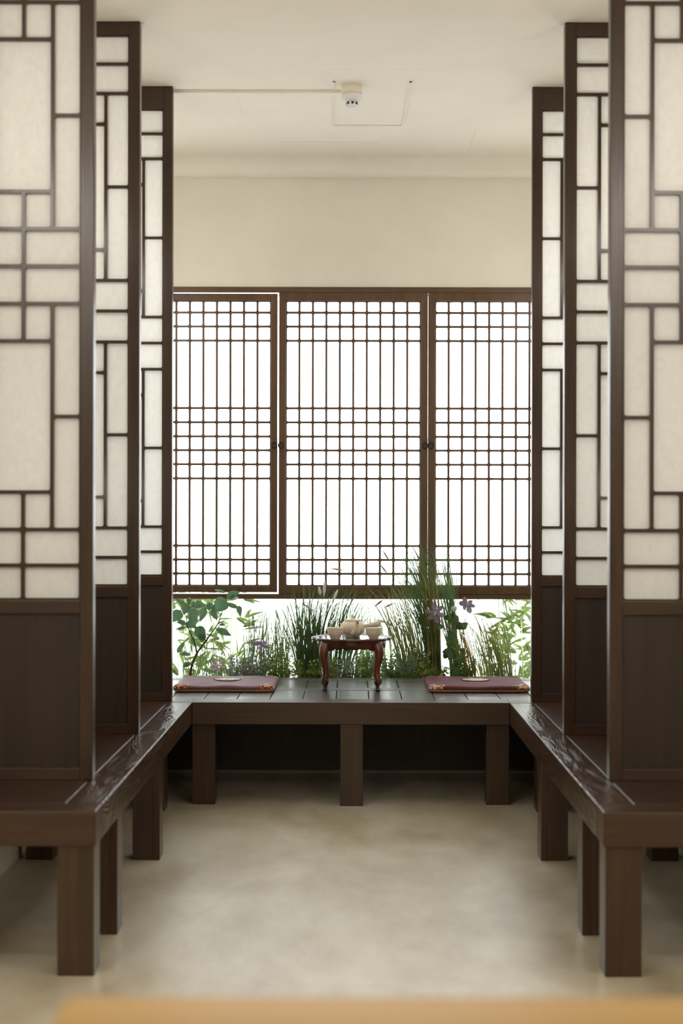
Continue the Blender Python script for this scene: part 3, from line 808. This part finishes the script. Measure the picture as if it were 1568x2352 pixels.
# bamboo outdoors
def bamboo(label, x0, x1, y_top, seed, d, ncane, nleaf):
    rng = random.Random(seed)
    root = thing('bamboo', label, 'bamboo', (((x0 + x1) / 2 - VX) / F * d, d, .05), 'bamboo outside the window')
    g = MB(); lv = MB()
    for c in range(ncane):
        px = x0 + (x1 - x0) * (c + .5) / ncane + rng.uniform(-6, 6); dd = d + rng.uniform(-.2, .2)
        b0 = Vector(((px - VX) / F * dd, dd, .05)); tp = P(px + rng.uniform(-14, 14), y_top, dd)
        pts = [b0.lerp(tp, k / 8) for k in range(9)]
        g.tube(pts, .003, 6)
        for k in range(nleaf):
            u = rng.uniform(.12, 1); p = b0.lerp(tp, u)
            sg = rng.choice((-1, 1)); br = p + Vector((sg * rng.uniform(.01, .07), rng.uniform(-.05, .05), rng.uniform(.0, .05)))
            g.tube([p, br], .0008, 4)
            ab = rng.uniform(-1.3, .9)
            for q in range(rng.randint(2, 4)):
                L = rng.uniform(.055, .115)
                an = ab + rng.gauss(0, .38)
                tip = br + Vector((sg * L * math.cos(an), rng.uniform(-.03, .03), L * math.sin(an)))
                leaf(lv, br, tip, rng.uniform(.012, .020), rng.uniform(-1.0, 1.0), rng.uniform(0, .008), 6)
    obj('canes', g, CANE, root); obj('leaves', lv, BAMB, root)
bamboo('bright bamboo seen through the low opening behind the small tree', 385, 560, 1330, 21, 8.35, 7, 22)
bamboo('bright bamboo seen through the low opening beside the right partition', 1142, 1245, 1330, 22, 8.35, 6, 22)

# low flowering herbs along the bed
def herb(label, px, wpx, ytop, seed, fol, fcol, nst, nfl, d=7.36, fs=.006):
    rng = random.Random(seed)
    root = thing('flowering_herb', label, 'flowering plant', ((px - VX) / F * d, d, ZS), 'low flowering plants')
    s = MB(); l = MB(); fl = MB()
    tips = []
    for i in range(nst):
        dd = d + rng.uniform(-.05, .09)
        b0 = Vector(((px + rng.gauss(0, wpx * .22) - VX) / F * dd, dd, ZS))
        tp = P(px + rng.uniform(-1, 1) * wpx * .55, ytop + (1545 - ytop) * rng.random() ** 1.2, dd + rng.uniform(-.05, .03))
        mid = (b0 + tp) / 2 + Vector(((b0.x - tp.x) * .2, 0, .015))
        pts = bez(b0, mid, tp, 6); s.tube(pts, .0008, 4, False); tips.append((tp, pts))
        for k in range(20):
            u = rng.uniform(.1, 1) * 5.99; q = pts[int(u)].lerp(pts[int(u) + 1], u - int(u))
            L = rng.uniform(.007, .02)
            e = q + Vector((rng.uniform(-1, 1), rng.uniform(-1, .6), rng.uniform(-.35, .9))).normalized() * L
            leaf(l, q, e, L * .42, rng.uniform(-1.2, 1.2), 0, 3)
    for i in range(nfl):
        tp, pts = rng.choice(tips); u = rng.uniform(.45, 1) * 5.99; q = pts[int(u)].lerp(pts[int(u) + 1], u - int(u)) + Vector((rng.gauss(0, .004), -.004 + rng.gauss(0, .004), rng.gauss(0, .004)))
        n_ = Vector((rng.gauss(0, .6), -1, rng.gauss(.4, .6))).normalized(); a = n_.orthogonal().normalized(); b2 = n_.cross(a)
        r = fs * rng.uniform(.6, 1.2)
        for k in range(5):
            an = 2 * PI * k / 5; e = q + (a * math.cos(an) + b2 * math.sin(an)) * r + n_ * r * .3
            leaf(fl, q, e, r * .9, an, 0, 2, 'petal')
    obj('stems', s, fol, root); obj('foliage', l, fol, root)
    if nfl: obj('blossoms', fl, fcol, root)
herb('grey-lilac flowering herb behind the right half of the mauve cushion', 548, 60, 1508, 31, FOLG, LIL, 40, 130, fs=.005)
herb('lilac flowering herb with pale sprays behind the mauve cushion edge', 588, 60, 1490, 32, FOLG, LIL, 40, 120, fs=.005)
herb('yellow flowering herb left of the big dark grass clump', 640, 70, 1472, 33, FOL, YEL, 56, 110)
herb('low yellow flowered herb at the foot of the big dark grass clump', 700, 60, 1515, 34, FOL, YEL, 40, 44, fs=.008)
herb('low yellow flowered herb behind the left leg of the tea table', 752, 50, 1505, 35, FOL, YEL, 40, 44, fs=.008)
herb('white-lilac flowering herb framed between the tea table legs', 800, 55, 1512, 36, FOLG, WHT, 40, 100, fs=.005)
herb('dark leafy herb with few yellow flowers inside the right table leg', 842, 50, 1488, 37, FOL, YEL, 60, 14)
herb('pink-lilac herb just right of the tea table', 893, 44, 1485, 38, FOL, LIL, 40, 70, fs=.005)
herb('grey-lilac herb between the tea table and the tall grasses', 932, 50, 1505, 39, FOLG, LIL, 44, 110, fs=.005)
herb('upright yellow flowered herb at the foot of the tall grasses', 968, 46, 1488, 40, FOL, YEL, 52, 120, fs=.006)
herb('yellow flowered herb behind the left corner of the burgundy cushion', 1008, 50, 1528, 41, FOL, YEL, 34, 26, d=7.32, fs=.008)
herb('ferny green mound behind the burgundy cushion', 1062, 60, 1500, 42, MOSS, YEL, 50, 0)
herb('bright moss-green mound right of the tea table foot', 925, 70, 1540, 43, MOSS, YEL, 50, 0, d=7.31)

def flower(root, c, r, npet, mat, cmat, seed, tilt=(0, -1, .3), w=.42, stem_to=None):
    rng = random.Random(seed); n_ = Vector(tilt).normalized(); a = n_.orthogonal().normalized(); b2 = n_.cross(a)
    g = MB()
    for k in range(npet):
        an = 2 * PI * k / npet + rng.uniform(-.12, .12)
        e = c + (a * math.cos(an) + b2 * math.sin(an)) * r * rng.uniform(.85, 1.1) + n_ * r * rng.uniform(-.1, .25)
        leaf(g, c, e, r * w * rng.uniform(.85, 1.15), rng.uniform(-.5, .5), 0, 7, 'petal')
    f = obj('flower', g, mat, root)
    g = MB()
    for k in range(16):
        g.tube([c, c + (n_ + Vector((rng.gauss(0, .4), rng.gauss(0, .4), rng.gauss(0, .4)))).normalized() * r * .28], [.0006, .0011], 4)
    obj('stamens', g, cmat, f)
    return f
root = thing('clematis', 'climbing clematis with two dusky lilac flowers in front of the tall grasses', 'flowering plant', ((1040 - VX) / F * 7.33, 7.33, ZS))
g = MB(); b0 = P(1045, 1556, 7.33); b0.z = ZS
g.tube([b0, P(1052, 1500, 7.33), P(1038, 1460, 7.33), P(1046, 1420, 7.33), P(1043, 1400, 7.33)], .0016, 6)
g.tube([P(1052, 1500, 7.33), P(1064, 1450, 7.32), P(1070, 1410, 7.31), P(1073, 1392, 7.31)], .0013, 6)
g.tube([P(1038, 1460, 7.33), P(1020, 1440, 7.32), P(1004, 1412, 7.31)], .0013, 6)
obj('stem', g, VINE, root)
g = MB(); rng = random.Random(9)
for (x0, y0, x1, y1, w_) in [(1040, 1412, 1050, 1440, 20), (1058, 1430, 1070, 1445, 24), (1046, 1425, 1036, 1408, 14), (1012, 1432, 1008, 1446, 18), (1028, 1458, 1050, 1464, 22), (1024, 1480, 1044, 1474, 16),
                             (1022, 1490, 1030, 1502, 20), (1042, 1500, 1030, 1516, 20), (1052, 1505, 1060, 1520, 20), (1046, 1520, 1058, 1535, 22), (1040, 1535, 1052, 1552, 22), (1030, 1510, 1018, 1500, 16), (1060, 1440, 1046, 1436, 20), (1056, 1490, 1068, 1500, 14), (1024, 1425, 1030, 1412, 12)]:
    leaf(g, P(x0, y0, 7.33 + rng.uniform(-.02, .02)), P(x1, y1, 7.31 + rng.uniform(-.02, .02)), w_ / F * 7.33, rng.uniform(-.5, .5), .002, 6, 'heart')
obj('leaves', g, VINE, root)
flower(root, P(1000, 1408, 7.30), .048, 6, CLEM, WHT, 51, (-.25, -1, .1), .5)
flower(root, P(1073, 1388, 7.30), .044, 6, CLEM, WHT, 52, (.2, -1, .5), .52)
g = MB(); c = P(1043, 1398, 7.31)
for k in range(6): 
    an = 2 * PI * k / 6
    leaf(g, c - Vector((0, 0, .012)), c + Vector((.010 * math.cos(an), .010 * math.sin(an), .012)), .018, an, 0, 5, 'petal')
g.lathe([(0, -.014), (.009, -.008), (.013, .002), (.010, .011), (0, .015)], c, 12)
obj('white_bud', g, WHT, root)
def single(label, px, py, r, npet, mat, cm, seed, tilt, d, w, base):
    root = thing('flower_stem', label, 'flower', ((base - VX) / F * d, d, ZS))
    g = MB(); b0 = P(base, 1556, d); b0.z = ZS
    c = P(px, py, d - .02)
    g.tube(bez(b0, Vector((b0.x, d, (b0.z + c.z) / 2)), c, 8), .0013, 6); obj('stem', g, VINE, root)
    g = MB()
    m_ = b0.lerp(c, .5); leaf(g, m_, m_ + Vector((.02, -.01, .04)), .014, .2, .002)
    obj('leaf', g, VINE, root)
    flower(root, c, r, npet, mat, cm, seed, tilt, w)
single('flat purple flower on a thin stem left of the big dark grass clump', 598, 1482, .046, 5, PURP, PURP, 61, (.1, -.35, 1), 7.36, .40, 606)
single('pink-violet lily-like flower just above the mauve cushion', 500, 1530, .042, 6, PINK, WHT, 62, (-.2, -1, .5), 7.31, .26, 506)
root = thing('lavender_spike', 'single green lavender spike above the fine grass behind the mauve cushion', 'flower', ((585 - VX) / F * 7.45, 7.45, ZS))
g = MB(); b0 = P(586, 1556, 7.45); b0.z = ZS
g.tube([b0, P(584, 1480, 7.45), P(582, 1418, 7.45)], .001, 5); obj('stem', g, VINE, root)
g = MB(); rng = random.Random(4)
for k in range(70):
    u = rng.random(); c = P(582, 1440 - 24 * u, 7.45); an = rng.uniform(0, 2 * PI); e = c + Vector((math.cos(an), math.sin(an), .6)) * .008 * (1.2 - u * .7)
    leaf(g, c, e, .005, an, 0, 3)
obj('spike', g, FOLG, root)
